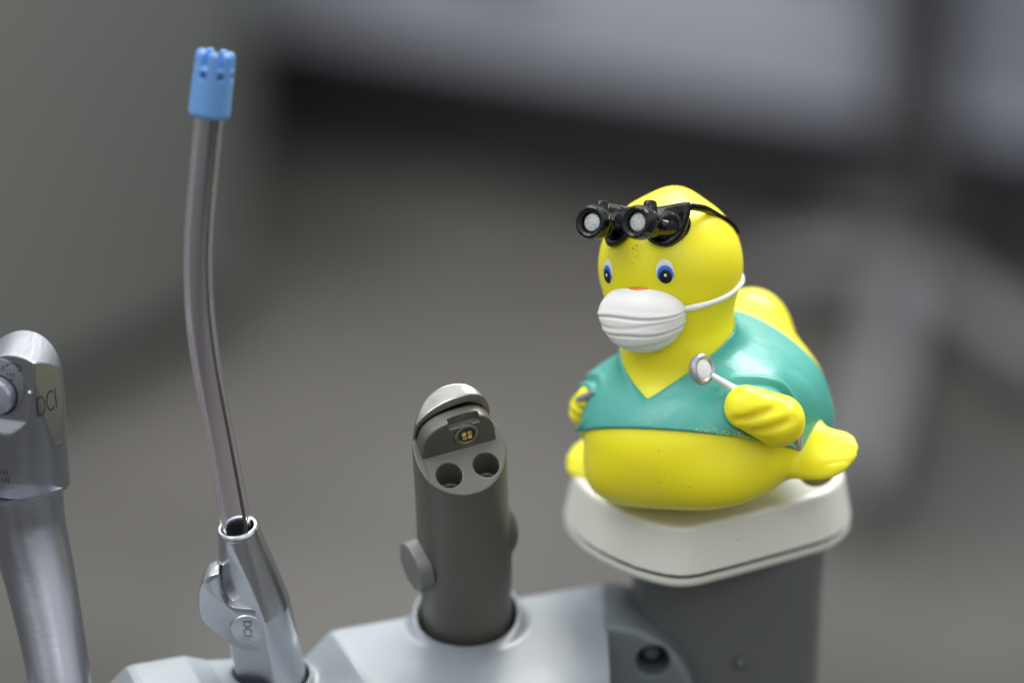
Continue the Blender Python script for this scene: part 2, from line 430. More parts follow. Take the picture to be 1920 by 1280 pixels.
ang = math.atan2(pRr[1] - pL[1], pRr[0] - pL[0]); run = math.hypot(pRr[0] - pL[0], pRr[1] - pL[1])
CABM = Matrix.Translation((pL[0] * S, pL[1] * S, FZ * S)) @ Matrix.Rotation(ang, 4, 'Z')
cabinet(-14, run, 'wide blurred lavender grey cabinet along the top of the background, left of the dark gap', 'blurred lavender grey cabinets')
cabinet(run + 8, run + 27, 'narrow blurred lavender grey cabinet at the top right, right of the dark gap', 'blurred lavender grey cabinets')
# green grey side unit on the left
g0 = at_floor(-60, 880, FZ); g1 = at_floor(440, 640, FZ); g2 = at_floor(420, -30, FZ)
gp = [(g0[0], g0[1]), (g1[0], g1[1]), (g1[0] - 6, g1[1] + 120), (g0[0] - 60, g0[1] + 150)]
t = empty('side_cabinet', (g1[0], g1[1], FZ))
sh = lambda P: [(p[0] - g1[0], p[1] - g1[1]) for p in P]
part('cabinet_panel', prism(sh(gp), 6, 88, .3), M['green'], t)
gk = [(g0[0] - 4, g0[1] + 6), (g1[0] - 7, g1[1] + 3), (g1[0] - 12, g1[1] + 110), (g0[0] - 60, g0[1] + 140)]
part('toe_kick', prism(sh(gk), 0, 5.9), M['post'], t)
tag(t, 'plain green grey cabinet, out of focus at the left behind the clear tube', 'cabinet')
# floor base of an equipment stand, right
hb = at_floor(1700, 470, FZ + 7)
t = empty('equipment_stand', (hb[0], hb[1], FZ))
def leg_to(px, py, w=2.5):
    q = at_floor(px, py, FZ + 6); d = q - hb; l = math.hypot(d[0], d[1])
    fr = np.eye(4); a = math.atan2(d[1], d[0]); fr[:3, :3] = Rm(rz=math.degrees(a))
    pr = [(0, -w), (l * .6, -w * .9), (l, -w * .75), (l + 1.5, 0), (l, w * .75), (l * .6, w * .9), (0, w)]
    g = part('base_leg', prism(smooth_poly(pr, 1), 4.2, 7.5, .6, fr), M['base'], t)
    e_ = np.eye(4); e_[:3, 3] = fr[:3, :3] @ np.array([l - 2, 0, 2.1]); e_[:3, :3] = Rm(rx=90)
    part('caster', lathe([(0, -1.3), (2.0, -1.3), (2.1, -1), (2.1, 1), (2.0, 1.3), (0, 1.3)], 24, e_), M['col'], g)
leg_to(1610, 905); leg_to(1985, 690); leg_to(1440, 500, 3.8); leg_to(1800, 330); leg_to(1560, 360)
part('column', lathe([(0, 6), (4.2, 6), (4.2, 9), (2.6, 11), (2.6, 66), (0, 66)], 32), M['col'], t)
part('shelf', boxvf((-20, -16, 66), (20, 16, 69), .6), M['base'], t)
tag(t, 'blurred grey floor stand with spreading legs on the floor right of the yellow duck', 'stand')

# ------------------------------------------------------------------ dark post with cream cap
CAPP = [(-.95, -2.25), (-2.0, -1.72), (-2.95, -.75), (-3.45, .35), (-3.62, 1.6), (-3.45, 3.6), (-2.5, 4.6), (0, 4.9), (2.0, 4.6), (2.95, 3.6), (3.28, 2.0), (3.22, .95), (2.75, -.05), (1.6, -.75), (.3, -1.5)]
CAPP = [(-1.42, -2.05), (-.92, -2.16), (-.42, -2.00), (2.3, -.42), (2.8, -.02), (3.2, .65), (3.32, 1.3), (3.0, 2.3), (2.1, 2.95), (0, 3.15), (-2.5, 2.95), (-3.4, 2.2), (-3.66, 1.3), (-3.5, .45), (-3.05, -.55), (-2.2, -1.55)]
CAPS = smooth_poly(CAPP, 1)
CAPZ = .0
stand = empty('instrument_post', (0, 1.2, FZ))
# children are given in world centimetres; move them into the stand's frame
stand_off = np.array([0, 1.2, FZ])
def capf(x, y, z):
    d = poly_sdf(x, y, CAPS)
    zt = z - CAPZ
    side = (d + .20 * (zt + 1.15)) * .97
    top = smax(side, zt, .0001)
    # rounded top rim
    r = .10
    a = side + r; b = zt + r
    rim = np.minimum(np.maximum(a, b), 0) + np.sqrt(np.maximum(a, 0) ** 2 + np.maximum(b, 0) ** 2) - r
    return smax(rim, -(zt + 1.13), .03)
def lipf(x, y, z):
    d = poly_sdf(x, y, CAPS) + .03; zt = z - CAPZ + 1.34
    r = .11; a = d + r; b = np.abs(zt) - .115 + r
    return np.minimum(np.maximum(a, b), 0) + np.sqrt(np.maximum(a, 0) ** 2 + np.maximum(b, 0) ** 2) - r
def seamf(x, y, z):
    return np.maximum(poly_sdf(x, y, CAPS) + .10, np.abs(z - CAPZ + 1.175) - .03)
def sub(f, o):
    return lambda x, y, z: f(x + o[0], y + o[1], z + o[2])
def spart(name, f, lo, hi, h, m, parent):
    return npart(name, sub(f, stand_off), np.array(lo) - stand_off, np.array(hi) - stand_off, h, m, parent)
cap = spart('cap', capf, (-3.9, -2.5, CAPZ - 1.3), (3.6, 5.2, CAPZ + .15), .05, M['cream'], stand)
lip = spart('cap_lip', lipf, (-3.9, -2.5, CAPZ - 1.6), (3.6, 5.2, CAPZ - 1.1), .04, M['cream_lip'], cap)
part('cap_seam', prism(np.array(CAPS) * .97 - np.array([0, 1.2 - .05]), CAPZ - 1.25 - FZ, CAPZ - 1.10 - FZ), M['seam'], cap)
PP = smooth_poly([(-1.95, -.1), (-1.5, -.75), (1.85, -.75), (2.62, .05), (2.62, 1.9), (2.1, 2.4), (-1.5, 2.4), (-1.95, 1.9)], 2)
part('post', prism(PP - np.array([0, 1.2]), 0, -FZ + CAPZ - 1.46, 0), M['post'], stand, 50)
# raised front panel of the post, leaving the lighter rounded strip at its right
PF = smooth_poly([(-1.75, -70), (2.2, -70), (2.2, -1.3), (-1.75, -1.3)], 1)
fr = frame((0, -.8 - 1.2, -FZ), (0, -1, 0), (1, 0, 0)); fr[:3, 1] = (0, 0, 1)
part('post_bead', lathe([(0, .14), (.05, .13), (.1, .08), (.12, 0)], 20, frame((.55, -.86 - 1.2, -FZ - 4.05), (0, -1, 0))), M['post'], stand)
mk_ = at(1383, 1008, -1.5) - stand_off
bpt = np.array(mk_)
for _ in range(60):
    v_ = float(sub(capf, stand_off)(*[np.array([q]) for q in bpt])[0]); bpt = bpt + (cF + cR * .08 - cU * .07) * v_ * .8
for dz, rr_m in ((0, .055), (-.14, .04)):  # added bumps standing in for two small lamp highlights on the cap
    part('highlight_dot', lathe([(rr_m, -.02), (rr_m, .01), (rr_m * .6, .03), (0, .035)], 16, frame(bpt + np.array([.01, 0, dz]), (.45, -.88, .15))), M['cream'], cap)
tag(stand, 'dark grey post with a glossy cream cap on which the yellow duck sits', 'post')

# ------------------------------------------------------------------ pale grey instrument bar
BO = np.array([-2.28, .5, -2.90]); BA = 20.5
barE = empty('instrument_bar', mtx=Matrix.Translation(Vector(BO) * S) @ Matrix.Rotation(rad(BA), 4, 'Z'))
RB = Rm(rz=BA)
# instrument frames (world cm)
SC0 = np.array([-5.91, -1.0, -2.65]); SCR = np.array(Matrix.Rotation(rad(20), 3, 'X') @ Matrix.Rotation(rad(-1.2), 3, 'Y') @ Matrix.Rotation(rad(21), 3, 'Z'))
HV0 = at(503, 1238, -2.8); HV1 = at(446, 990, -3.4)
hz = (HV1 - HV0) / np.linalg.norm(HV1 - HV0); HL = np.linalg.norm(HV1 - HV0)
HVF = frame(HV0, hz, (1, 0, 0)); HVR = HVF[:3, :3]
SY0 = at(112, 1280, -4.6)
def to_frame(O, R):
    def g(x, y, z, A=RB.T @ R, o=RB.T @ (O - BO)):
        X = x - o[0]; Y = y - o[1]; Z = z - o[2]
        return (A[0, 0] * X + A[1, 0] * Y + A[2, 0] * Z, A[0, 1] * X + A[1, 1] * Y + A[2, 1] * Z, A[0, 2] * X + A[1, 2] * Y + A[2, 2] * Z)
    return g
gS = to_frame(SC0, SCR); gH = to_frame(HV0, HVR)
uS = (RB.T @ (SC0 - BO))[0]; uH = (RB.T @ (HV0 - BO))[0]; PER = uS - uH
def barf(x, y, z):
    # top height: plateaus between sockets, dips at sockets
    top = -.02 * (y + .2) ** 2
    for u0, sc_ in ((uH, 1.0), (uH - PER, 1.0)):
        top = top + np.interp(x - u0, [-1.75, -1.2, -.6, .3, .95, 1.15, 1.75, 1.95], [0, -.22, -.30, -.60, -.74, -.60, -.04, 0])
    a = z - top; b = np.maximum(y - .95, (-3.0 + .42 * np.maximum(x, -5) - y) * .9)
    r = .42
    a2 = a + r; b2 = b + r
    d = np.minimum(np.maximum(a2, b2), 0) + np.sqrt(np.maximum(a2, 0) ** 2 + np.maximum(b2, 0) ** 2) - r
    d = smax(d, x * math.cos(rad(BA)) - (y - .95) * math.sin(rad(BA)) - .02, .10)
    for g, ro, ri, zt in ((gS, 1.30, 1.17, .02), (gH, .93, .86, -.45)):
        X, Y, Z = g(x, y, z); rr = np.sqrt(X * X + Y * Y)
        col = smax(rr - ro, Z - zt, .12)
        d = smin(d, col, .30)
        d = smax(d, -np.maximum(rr - ri, -1.6 - Z), .07)
    return np.maximum(d, -4.6 - z) * .9
npart('bar_body', barf, (-17.5, -5.4, -4.8), (.8, 1.4, .6), .06, M['bar'], barE)
# rounded blue-grey end joint with a screw hole
JF = frame(RB.T @ (np.array([-2.75, -1.15, -5.05]) - BO), RB.T @ np.array([0, -1.0, .05]), RB.T @ np.array([1, 0, 0]))
def jointf(x, y, z):
    o = JF[:3, 3]; A = JF[:3, :3]; X = x - o[0]; Y = y - o[1]; Z = z - o[2]
    a = A[0, 0] * X + A[1, 0] * Y + A[2, 0] * Z; b = -(A[0, 1] * X + A[1, 1] * Y + A[2, 1] * Z); c = A[0, 2] * X + A[1, 2] * Y + A[2, 2] * Z
    d = np.sqrt(a * a + b * b) - 2.28
    r = .22; p = d + r; q = np.abs(c + 1.0) - 1.3 + r
    return np.minimum(np.maximum(p, q), 0) + np.sqrt(np.maximum(p, 0) ** 2 + np.maximum(q, 0) ** 2) - r
def joint_world(x, y, z): return 0
jl = JF[:3, 3]
def jointcut(x, y, z):
    d = smax(jointf(x, y, z), -.06 - (x * math.cos(rad(BA)) - (y - .95) * math.sin(rad(BA))), .03)
    h = (RB.T @ (at(1224, 1240, -1.4) - BO))
    A = JF[:3, 2]; X = x - h[0]; Y = y - h[1]; Z = z - h[2]
    c = A[0] * X + A[1] * Y + A[2] * Z
    rr = np.sqrt(np.maximum(X * X + Y * Y + Z * Z - c * c, 0))
    return smax(d, -np.maximum(rr - .40, -(c + .9)), .05)
jo = npart('end_joint', jointcut, jl - 2.9, jl + 2.9, .05, M['joint'], barE)
hcen = RB.T @ (at(1224, 1240, -1.4) - BO)
jf = frame(hcen - JF[:3, 2] * .75, JF[:3, 2], JF[:3, 0])
part('screw_recess', lathe([(0, 0), (.43, 0), (.43, .1)], 32, jf), M['dark'], jo)
part('screw', lathe([(0, .22), (.16, .22), (.2, .16), (.2, 0)], 24, jf), M['joint'], jo)
tag(barE, 'pale grey plastic bar with round sockets holding the dental instruments', 'instrument holder')

# ------------------------------------------------------------------ grey olive coupling with two holes and a small light
scE = empty('light_coupling', mtx=Matrix.Translation(Vector(SC0) * S) @ Matrix(SCR.tolist()).to_4x4())
K0 = 4.95; SL = .40
def plane_cut(y, z): return (z - (K0 + SL * (y + 1.0))) / math.sqrt(1 + SL * SL)
def skew(x, z, zt, cx, w, h, k_=2.2):
    """arch whose apex leans to the right by cx; half width w, rise h above zt"""
    u = np.where(x < cx, (cx - x) / (w + cx), (x - cx) / (w - cx + .02))
    return np.where(z > zt, (u ** k_ + (np.maximum(z - zt, 0) / h) ** k_) ** (1 / k_) - 1, np.minimum(u - 1, 0)) * .95
def scf0(x, y, z):
    rx = 1.06 + .05 * np.exp(-((z - 1.9) / .9) ** 2)
    d = (np.sqrt((x / rx) ** 2 + (y / 1.03) ** 2) - 1) * 1.0
    # arched crown
    zt = 5.15; arch = skew(x, z, zt, .36, 1.07, 1.30)
    d = smax(d, arch, .12)
    front = np.maximum(-plane_cut(y, z), y - .47)                    # keep below the slanted face, or the hood behind
    d = smax(d, np.minimum(plane_cut(y, z), -(y - .47)), .04)
    # hollow of the hood
    inner = np.maximum(skew(x, z, zt, .30, .84, 1.06), y - .70)
    inner = np.maximum(inner, -plane_cut(y, z) + .0)
    d = smax(d, -inner, .05)
    # two holes in the slanted face
    for hx in (-.42, .45):
        rr = np.sqrt((x - hx) ** 2 + ((y + .48 - .0) * 1.05) ** 2)
        c1 = np.maximum(rr - .285, 4.6 - z + 0 * x); c2 = np.maximum(rr - .22, 3.2 - z + 0 * x)
        d = smax(d, -c1, .04); d = smax(d, -c2, .03)
    # shallow waist recesses at the side buttons
    for s_ in (-1, 1):
        d = smax(d, -ell(x, y, z, (s_ * 1.28, -.1, 2.15), (.3, .55, .62)), .1)
    d = smin(d, ell(x, y, z, (1.02, -.15, 2.55), (.24, .34, .60)), .22)
    return np.maximum(d, -2 - z)
npart('housing', lambda x, y, z: np.maximum(scf0(x, y, z), plane_cut(y, z) - .01), (-1.4, -1.3, -1.6), (1.4, 1.3, 6.9), .036, M['gun'], scE)
npart('hood', lambda x, y, z: np.maximum(scf0(x, y, z), .012 - plane_cut(y, z)), (-1.4, -.2, 4.4), (1.4, 1.3, 6.9), .03, M['gun_edge'], scE)
# tongue plate
def tonf(x, y, z):
    zt = 5.36
    a = skew(x, z, zt, .20, .86, .82, 2.8) * .85
    yy = y - .02 - .06 * (z - 5)
    d = smax(a, np.abs(yy - .16) - .20, .05)
    d = np.maximum(d, -plane_cut(y, z) - .1)
    n_ = np.maximum(np.maximum(np.abs(x - .16) - .36, np.abs(z - 6.06) - .10), yy - .12)
    d = smax(d, -n_, .02)
    l = np.sqrt((x - .20) ** 2 + (z - 5.68) ** 2)
    return smax(d, -np.maximum(l - .30, yy + .0 - .04), .02)
tg = npart('tongue_plate', tonf, (-1.1, -.5, 4.3), (1.1, .8, 6.6), .03, M['gun'], scE)
lf = frame((.20, .04, 5.68), (0, -1, .06), (1, 0, 0))
part('light_ring', lathe([(.19, -.05), (.19, .02), (.21, .035), (.27, .035), (.295, .02), (.295, -.06)], 40, lf), M['gun_edge'], tg)
part('light_chip', lathe([(0, .015), (.17, .015), (.17, 0)], 32, lf), M['led_g'], tg)
for i, (a, b) in enumerate(((-.07, .055), (.06, .06), (-.06, -.06), (.065, -.055))):
    f2 = lf.copy(); f2[:3, 3] = lf[:3, 3] + lf[:3, 0] * a + lf[:3, 1] * b + lf[:3, 2] * .02
    part('light_dot', boxvf((-.045, -.04, 0), (.045, .04, .02), 0, f2), M['led_y' if i in (0, 3) else 'led_o'], tg)
# side buttons
for s_, rr_ in ((-1, .60),):
    f3 = frame((s_ * 1.20, -.05, 2.12), (s_, -.10, .0), (0, 1, 0))
    part('side_button', lathe([(0, .17), (.2, .165), (.24, .14), (rr_ - .12, .16), (rr_ - .02, .12), (rr_, .04), (rr_, -.2)], 40, f3), M['gun_face'], scE)
tag(scE, 'grey olive metal coupling with two dark holes and a tiny light, standing in the bar', 'dental coupling')

# ------------------------------------------------------------------ chrome suction valve, its clear tube and blue tip
hvE = empty('suction_valve', mtx=Matrix(HVF.tolist()) if False else Matrix.Translation(Vector(HV0) * S) @ Matrix(HVR.tolist()).to_4x4())
def hvf(x, y, z):
    t = np.clip((z - 1.6) / (HL - 1.6), 0, 1)
    r = .79 - .33 * t ** 1.1
    d = (np.sqrt(x * x + y * y) - r) * .96
    # long facet at the front left
    n_ = np.array([-.40, -.90, .035]); n_ /= np.linalg.norm(n_)
    pl = n_[0] * x + n_[1] * y + n_[2] * (z - HL) - .50
    d = smax(d, pl, .03)
    d = smax(d, z - HL, .05)
    d = smax(d, -np.maximum(np.sqrt(x * x + y * y) - .37, -(z - HL + 1.5)), .04)
    return np.maximum(d, -1.2 - z)
npart('valve_body', hvf, (-1, -1, -1.3), (1, 1, HL + .15), .035, M['chrome'], hvE)
part('mouth_ring', lathe([(.36, HL - .1), (.355, HL + .02), (.38, HL + .055), (.43, HL + .05), (.465, HL + .01), (.475, HL - .05), (.47, HL - .1)], 48), M['chrome'], hvE)
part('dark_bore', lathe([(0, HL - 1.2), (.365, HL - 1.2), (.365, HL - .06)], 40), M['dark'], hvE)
# lever: wave shaped plate that curls round the left side and ends in a round pad
def hp(px, py): return ((px - 503) / 82.0 + (py - 1238) * -.0 , (1238 - py) / 80.0)
lev = [(410, 1064), (388, 1074), (374, 1096), (371, 1132), (377, 1164), (396, 1184), (414, 1196), (426, 1212), (444, 1225), (470, 1228), (496, 1219), (511, 1200), (514, 1176), (508, 1158), (492, 1146), (474, 1140), (452, 1139), (434, 1136), (424, 1126), (415, 1106), (412, 1080)]
# undo the lean of the valve inside its own frame
def hloc(px, py, Yw):
    w = at(px, py, Yw); return HVR.T @ (w - HV0)
Lp = [hloc(a, b, -2.8 - .95) for a, b in lev]
LP2 = smooth_poly([(p[0], p[2]) for p in Lp], 1)
yl = np.mean([p[1] for p in Lp])
fr = np.eye(4); fr[:3, 0] = (1, 0, 0); fr[:3, 1] = (0, 0, 1); fr[:3, 2] = (0, -1, 0); fr[:3, 3] = (0, 0, 0)
lv = part('lever', prism(LP2, .1, -yl, .05, fr), M['chrome'], hvE)
pc = hloc(463, 1181, -2.8 - .95)
pf = frame((pc[0], yl, pc[2]), (0, -1, 0), (1, 0, 0)); 
part('lever_pad', lathe([(0, .012), (.30, .012), (.335, .03), (.37, .03), (.39, .0), (.39, -.05)], 48, pf), M['chrome'], lv)
ptx = pf.copy(); ptx[:3, 3] = (pc[0], yl - .014, pc[2]); a_ = rad(-98)
ptx[:3, 0] = (math.cos(a_), 0, math.sin(a_)); ptx[:3, 1] = (-math.sin(a_), 0, math.cos(a_)); ptx[:3, 2] = (0, -1, 0)
text('lettering', 'DCI', .27, ptx, M['engrave'], lv, ext=.012)
tag(hvE, 'silver suction valve with a wavy lever and round lettered pad, holding the clear tube', 'suction valve')

tp = [(447, 1035, -3.5), (443, 985, -3.4), (428, 900, -3.3), (409, 800, -3.2), (390, 700, -3.1), (376, 600, -2.9), (371, 510, -2.75), (373, 430, -2.6), (381, 330, -2.4), (391, 225, -2.2), (397, 160, -2.1)]
TP = [at(*q) for q in tp]; rr_ = [.335] * 3 + [.325] * 3 + [.315] * 5
T0 = TP[0]
tubeE = empty('suction_tube', T0)
TL = [q - T0 for q in TP]
Vo, Fo = sweep(TL, rr_, 40, 10, cap=False); Vi, Fi = sweep(TL, [r - .075 for r in rr_], 40, 10, cap=False)
n_o = len(Vo); Fi = [tuple(n_o + i for i in q[::-1]) for q in Fi]
ring = [(k, n_o + k, n_o + (k + 1) % 40, (k + 1) % 40) for k in range(40)]; Ln = n_o - 40
ring2 = [(Ln + (k + 1) % 40, n_o + Ln + (k + 1) % 40, n_o + Ln + k, Ln + k) for k in range(40)]
part('tube_wall', (Vo + Vi, Fo + Fi + ring + ring2), M['tube'], tubeE, 60)
wireL = [q + np.array([.20, -.02, 0]) for q in TL]
part('wire', sweep(wireL, .035, 10, 8), M['wire'], tubeE)
# blue tip: slotted crown
b0 = at(391, 220, -2.2); b1 = at(405, 95, -2.0); bz = b1 - b0; BL = np.linalg.norm(bz); BFm = frame(b0 - T0, bz, (1, 0, 0)); BR = BFm[:3, :3]
def tipf(x, y, z):
    o = BFm[:3, 3]; X = x - o[0]; Y = y - o[1]; Z = z - o[2]
    a = BR[0, 0] * X + BR[1, 0] * Y + BR[2, 0] * Z; b = BR[0, 1] * X + BR[1, 1] * Y + BR[2, 1] * Z; c = BR[0, 2] * X + BR[1, 2] * Y + BR[2, 2] * Z
    r = np.sqrt(a * a + b * b); th = np.arctan2(b, a)
    d = smax(r - (.455 - .02 * c), np.maximum(-c, c - BL), .14)
    d = smax(d, -np.maximum(r - .20, BL * .35 - c), .08)
    k = 7; ph = (th * k / (2 * math.pi) + .25 + .5) % 1 - .5
    w = np.abs(ph) * 2 * math.pi / k * r
    slot = np.maximum(w - .055, -(c - BL + .34))
    d = smax(d, -slot, .07)
    hole = np.sqrt(((ph - 0) * 2 * math.pi / k * r) ** 2 + (c - BL + .52) ** 2) - .075
    return smax(d, -np.maximum(hole, .3 - r), .04)
npart('blue_tip', tipf, BFm[:3, 3] - np.array([.8, .9, .4]), BFm[:3, 3] + np.array([1.0, .9, 2.1]), .032, M['blue'], tubeE)
tag(tubeE, 'bent clear plastic suction tube with a slotted light blue tip', 'suction tube')

# ------------------------------------------------------------------ steel syringe at the left edge
H0 = at(38, 724, -2.6)
syE = empty('steel_syringe', H0)
hb_pts = [(40, 925, -2.9), (52, 990, -3.05), (73, 1075, -3.4), (95, 1180, -4.0), (113, 1280, -4.6), (126, 1370, -5.1)]
part('handle', sweep([at(*q) - H0 for q in hb_pts], [.93, .86, .80, .735, .70, .68], 64, 10), M['steel'], syE, 60)
nF = np.array([-.30, -.94, .10]); nF /= np.linalg.norm(nF)
nS = np.array([.87, -.49, .04]); nS /= np.linalg.norm(nS)
OF, OS = .66, .82
def headf(x, y, z):
    xx = x - .012 * z; r = .95
    d = np.sqrt(xx * xx + (y - .05 + .06 * z) ** 2) - r
    arch = np.where(z > 0, np.sqrt(x * x + z * z) - .99, x * 0 - 1)
    d = smax(d, arch, .10)
    d = smax(d, nF[0] * x + nF[1] * y + nF[2] * z - OF - np.maximum(-z - .5, 0) * .35, .03)
    pS = nS[0] * x + nS[1] * y + nS[2] * z - OS - np.maximum(-z - 1.2, 0) * .22
    d = smax(d, pS, .02)
    bt = -2.48 - z + (-.10) * (y) * 1.0
    return smax(d, bt, .03)
npart('head', headf, (-1.2, -1.2, -2.9), (1.2, 1.2, 1.2), .035, M['brushed'], syE)
pcn = np.array(at(-4, 722, -3.2) - H0); pcn = pcn - nF * (pcn @ nF - OF)
ff = frame(pcn, nF, (1, 0, 0))
if ff[2, 1] < 0: ff[:3, :2] *= -1
pl_ = part('face_plate', lathe([(0, .03), (.60, .03), (.625, .02), (.63, -.02)], 64, ff), M['brushed'], syE)
bf = ff.copy(); bf[:3, 3] = pcn - ff[:3, 1] * .22 + ff[:3, 0] * .0
part('button_collar', lathe([(.40, .03), (.44, .05), (.46, .045), (.47, .03)], 48, bf), M['dark'], pl_)
part('button', lathe([(0, .34), (.30, .34), (.38, .32), (.42, .26), (.43, .18), (.43, .03)], 48, bf), M['button'], syE)
part('pin', lathe([(0, .05), (.035, .045), (.06, 0)], 20, frame(at(57, 737, -3.4) - H0, (.3, -1, .1))), M['chrome'], syE)
# spray symbol: cloud, three rays, nozzle
def plate_pt(px, py):
    o = np.array(cC) - H0; d = cF + cR * (px - 960) / 5333.3 + cU * (640 - py) / 5333.3
    t = (OF + .034 - o @ nF) / (d @ nF); return o + d * t
def facet_pt(px, py, lift=.004):
    o = np.array(cC) - H0; d = cF + cR * (px - 960) / 5333.3 + cU * (640 - py) / 5333.3
    t = (OS + lift - o @ nS) / (d @ nS); return o + d * t
cloud = [(6, 694), (5, 689), (8, 685), (13, 686), (15, 682), (22, 681), (28, 683), (31, 687), (36, 689), (37, 694), (34, 697)]
P_ = [sweep([plate_pt(*q) for q in cloud], .012, 6, 4)]
for a, b in (((13, 699), (15, 705)), ((20, 699), (20, 706)), ((27, 699), (25, 705))): P_.append(sweep([plate_pt(*a), plate_pt(*b)], .012, 6, 2))
P_.append(sweep([plate_pt(*q) for q in ((13, 711), (23, 710), (24, 714), (20, 715), (24, 719))], .012, 6, 3))
part('spray_symbol', join(*P_), M['ink'], pl_)
xa = facet_pt(102, 752) - facet_pt(74, 768); ya = facet_pt(76, 750) - facet_pt(75, 785)
fr = frame(facet_pt(88.5, 757, .002), nS, xa)
text('lettering', 'DCI', .70, fr, M['ink'], syE, ext=.004, sx=.60, off=-.006)
def march(f, O, px, py):
    d = cF + cR * (px - 960) / 5333.3 + cU * (640 - py) / 5333.3; d = d / np.linalg.norm(d); p = np.array(cC) - O + d * 50
    for _ in range(120):
        v = float(f(*[np.array([q]) for q in p])[0]); p = p + d * v * .7
    g = np.array([float(f(*[np.array([p[j] + .02 * (j == k)]) for j in range(3)])[0]) - float(f(*[np.array([p[j] - .02 * (j == k)]) for j in range(3)])[0]) for k in range(3)])
    return p, g / np.linalg.norm(g)
for s_, px, py in (('141', 8, 885), ('142', 10, 900)):
    p_, g_ = march(headf, H0, px, py)
    text('serial_number', s_, .19, frame(p_, g_, np.cross((0, 0, 1), g_)), M['ink'], syE, ext=.006, sx=.8)
tag(syE, 'brushed steel dental syringe with a round button, cut off by the left edge', 'dental syringe')

# ------------------------------------------------------------------ the duck
DM = Matrix.Rotation(rad(-31), 4, 'Z') @ Matrix.Rotation(rad(-11), 4, 'Y')
duck = empty('rubber_duck', mtx=DM)
DRm = np.array(DM.to_3x3())
def dl(px, py, x):
    c = DRm.T @ cC; d = DRm.T @ (cF + cR * (px - 960) / 5333.3 + cU * (640 - py) / 5333.3); return c + d * ((x - c[0]) / d[0])
HC = (-.04, -.52, 5.74)
def headd(x, y, z):
    d = ell(x, y, z, HC, (1.63, 1.70, 1.67))
    d = smin(d, ell(x, y, z, (0, .0, 6.97), (.34, .40, .34)), .50)
    d = smin(d, ell(x, y, z, (0, -1.2, 5.1), (1.15, .9, .7)), .4)
    return d
def torso(x, y, z):
    zc = 1.9; n = 2.35
    a = np.where(y < 0, 3.25, 3.15); cl = 1.62 - .10 * np.clip(y + .5, 0, 3.3)
    c = np.where(z < zc, cl, 1.95); tn = np.clip((zc + .3 - z) / 1.7, 0, 1); n = 2.15 + 1.0 * tn * tn * (3 - 2 * tn)
    q = (np.abs(x / 2.66) ** n + np.abs(y / a) ** n + np.abs((z - zc) / c) ** n + 1e-12) ** (1 / n)
    return (q - 1) * 2.0
def armless(x, y, z):
    d = torso(x, y, z)
    d = smin(d, capsule(x, y, z, (0, .6, 2.3), (0, 2.7, 3.22), 1.72, .88), .8)
    d = smin(d, capsule(x, y, z, (-.03, -.64, 5.2), (0, -.78, 3.0), 1.25, 1.42), .35)
    return d
def bodyf(x, y, z):
    d = smin(armless(x, y, z), headd(x, y, z), .35)
    ax_ = np.abs(x) + np.where(x < 0, .12, 0); z0_ = z; z = z + np.where(x < 0, .32, 0) * np.clip(ax_ - 2, 0, 1)
    ft = smin(ell(ax_, y, z, (3.12, -.35, 1.18), (.78, .70, .22), FR), ell(ax_, y, z, (2.55, -.2, 1.25), (.6, .8, .22), FR), .25)
    # toe grooves on the upper side
    gx = (ax_ - 3.2) * FR[0][0] + (y + .35) * FR[1][0] + (z - 1.12) * FR[2][0]
    gy = (ax_ - 3.2) * FR[0][1] + (y + .35) * FR[1][1] + (z - 1.12) * FR[2][1]
    gr = sum(np.exp(-((gy - o_ - .25 * gx) / .045) ** 2) for o_ in (-.42, -.12, .18)) * np.clip((gx + .2) * 2, 0, 1) * .018
    d = smin(d, ft + gr, .22)
    return d
FR = Rm(rx=30, ry=-6, rz=6)
torsoz = lambda x, y, z: armless(x, y, z)
bd = npart('body', bodyf, (-4.3, -3.6, -.3), (4.3, 3.6, 7.9), .065, M['yellow'], duck)

def arms(x, y, z):
    ax_ = np.abs(x)
    return ell(ax_, y, z, dl(1460, 772, 2.12), (.55, .95, .92), Rm(rz=-25, rx=25))
def shirtf(x, y, z):
    b = smin(armless(x, y, z), ell(np.abs(x), y, z, (1.55, -.8, 2.85), (.9, 1.1, .6)), .4) - .055
    ar = arms(x, y, z); b = smin(b, ar, .12)
    hd = hbase(np.abs(x), y, z)
    hx = HB - HA; hl = np.linalg.norm(hx); ta = ((np.abs(x) - HA[0]) * hx[0] + (y - HA[1]) * hx[1] + (z - HA[2] - .5) * hx[2]) / hl ** 2 + .35 * (z - 2.6)
    wm_ = np.clip(ta * 1.6 + .1, 0, 1)
    b = b + wm_ * (-.085 * np.exp(-((hd - .10) / .09) ** 2) - .045 * np.exp(-((hd - .44) / .08) ** 2) + .04 * np.exp(-((hd - .27) / .06) ** 2))
    fold = .018 * np.sin(9 * (np.abs(x) - 1.9) + 4 * z) * np.exp(-(((np.abs(x) - 2.0) ** 2 + (y + 1.2) ** 2 + (z - 3.1) ** 2) / .5))
    b = b + fold
    hem = (1.0 - .56 * y - z) * .8725
    ring = np.sqrt((np.abs(x) * 1.0) ** 2 + 0 * y)
    vn = (z - (3.22 + .386 * np.sqrt(x * x + .002) + .22 * (y + 2.45) + .35 * np.maximum(y + .5, 0))) * .9
    d = smax(b, hem, .05)
    d = smax(d, vn, .04)
    d = smax(d, y - 1.42 - .10 * x * x * 0 + .06 * (z - 3), .06)
    # hollow: keep only a skin so nothing hides inside the body
    return smax(d, -(smin(armless(x, y, z), arms(x, y, z) + .3, .1) + .15), .02)

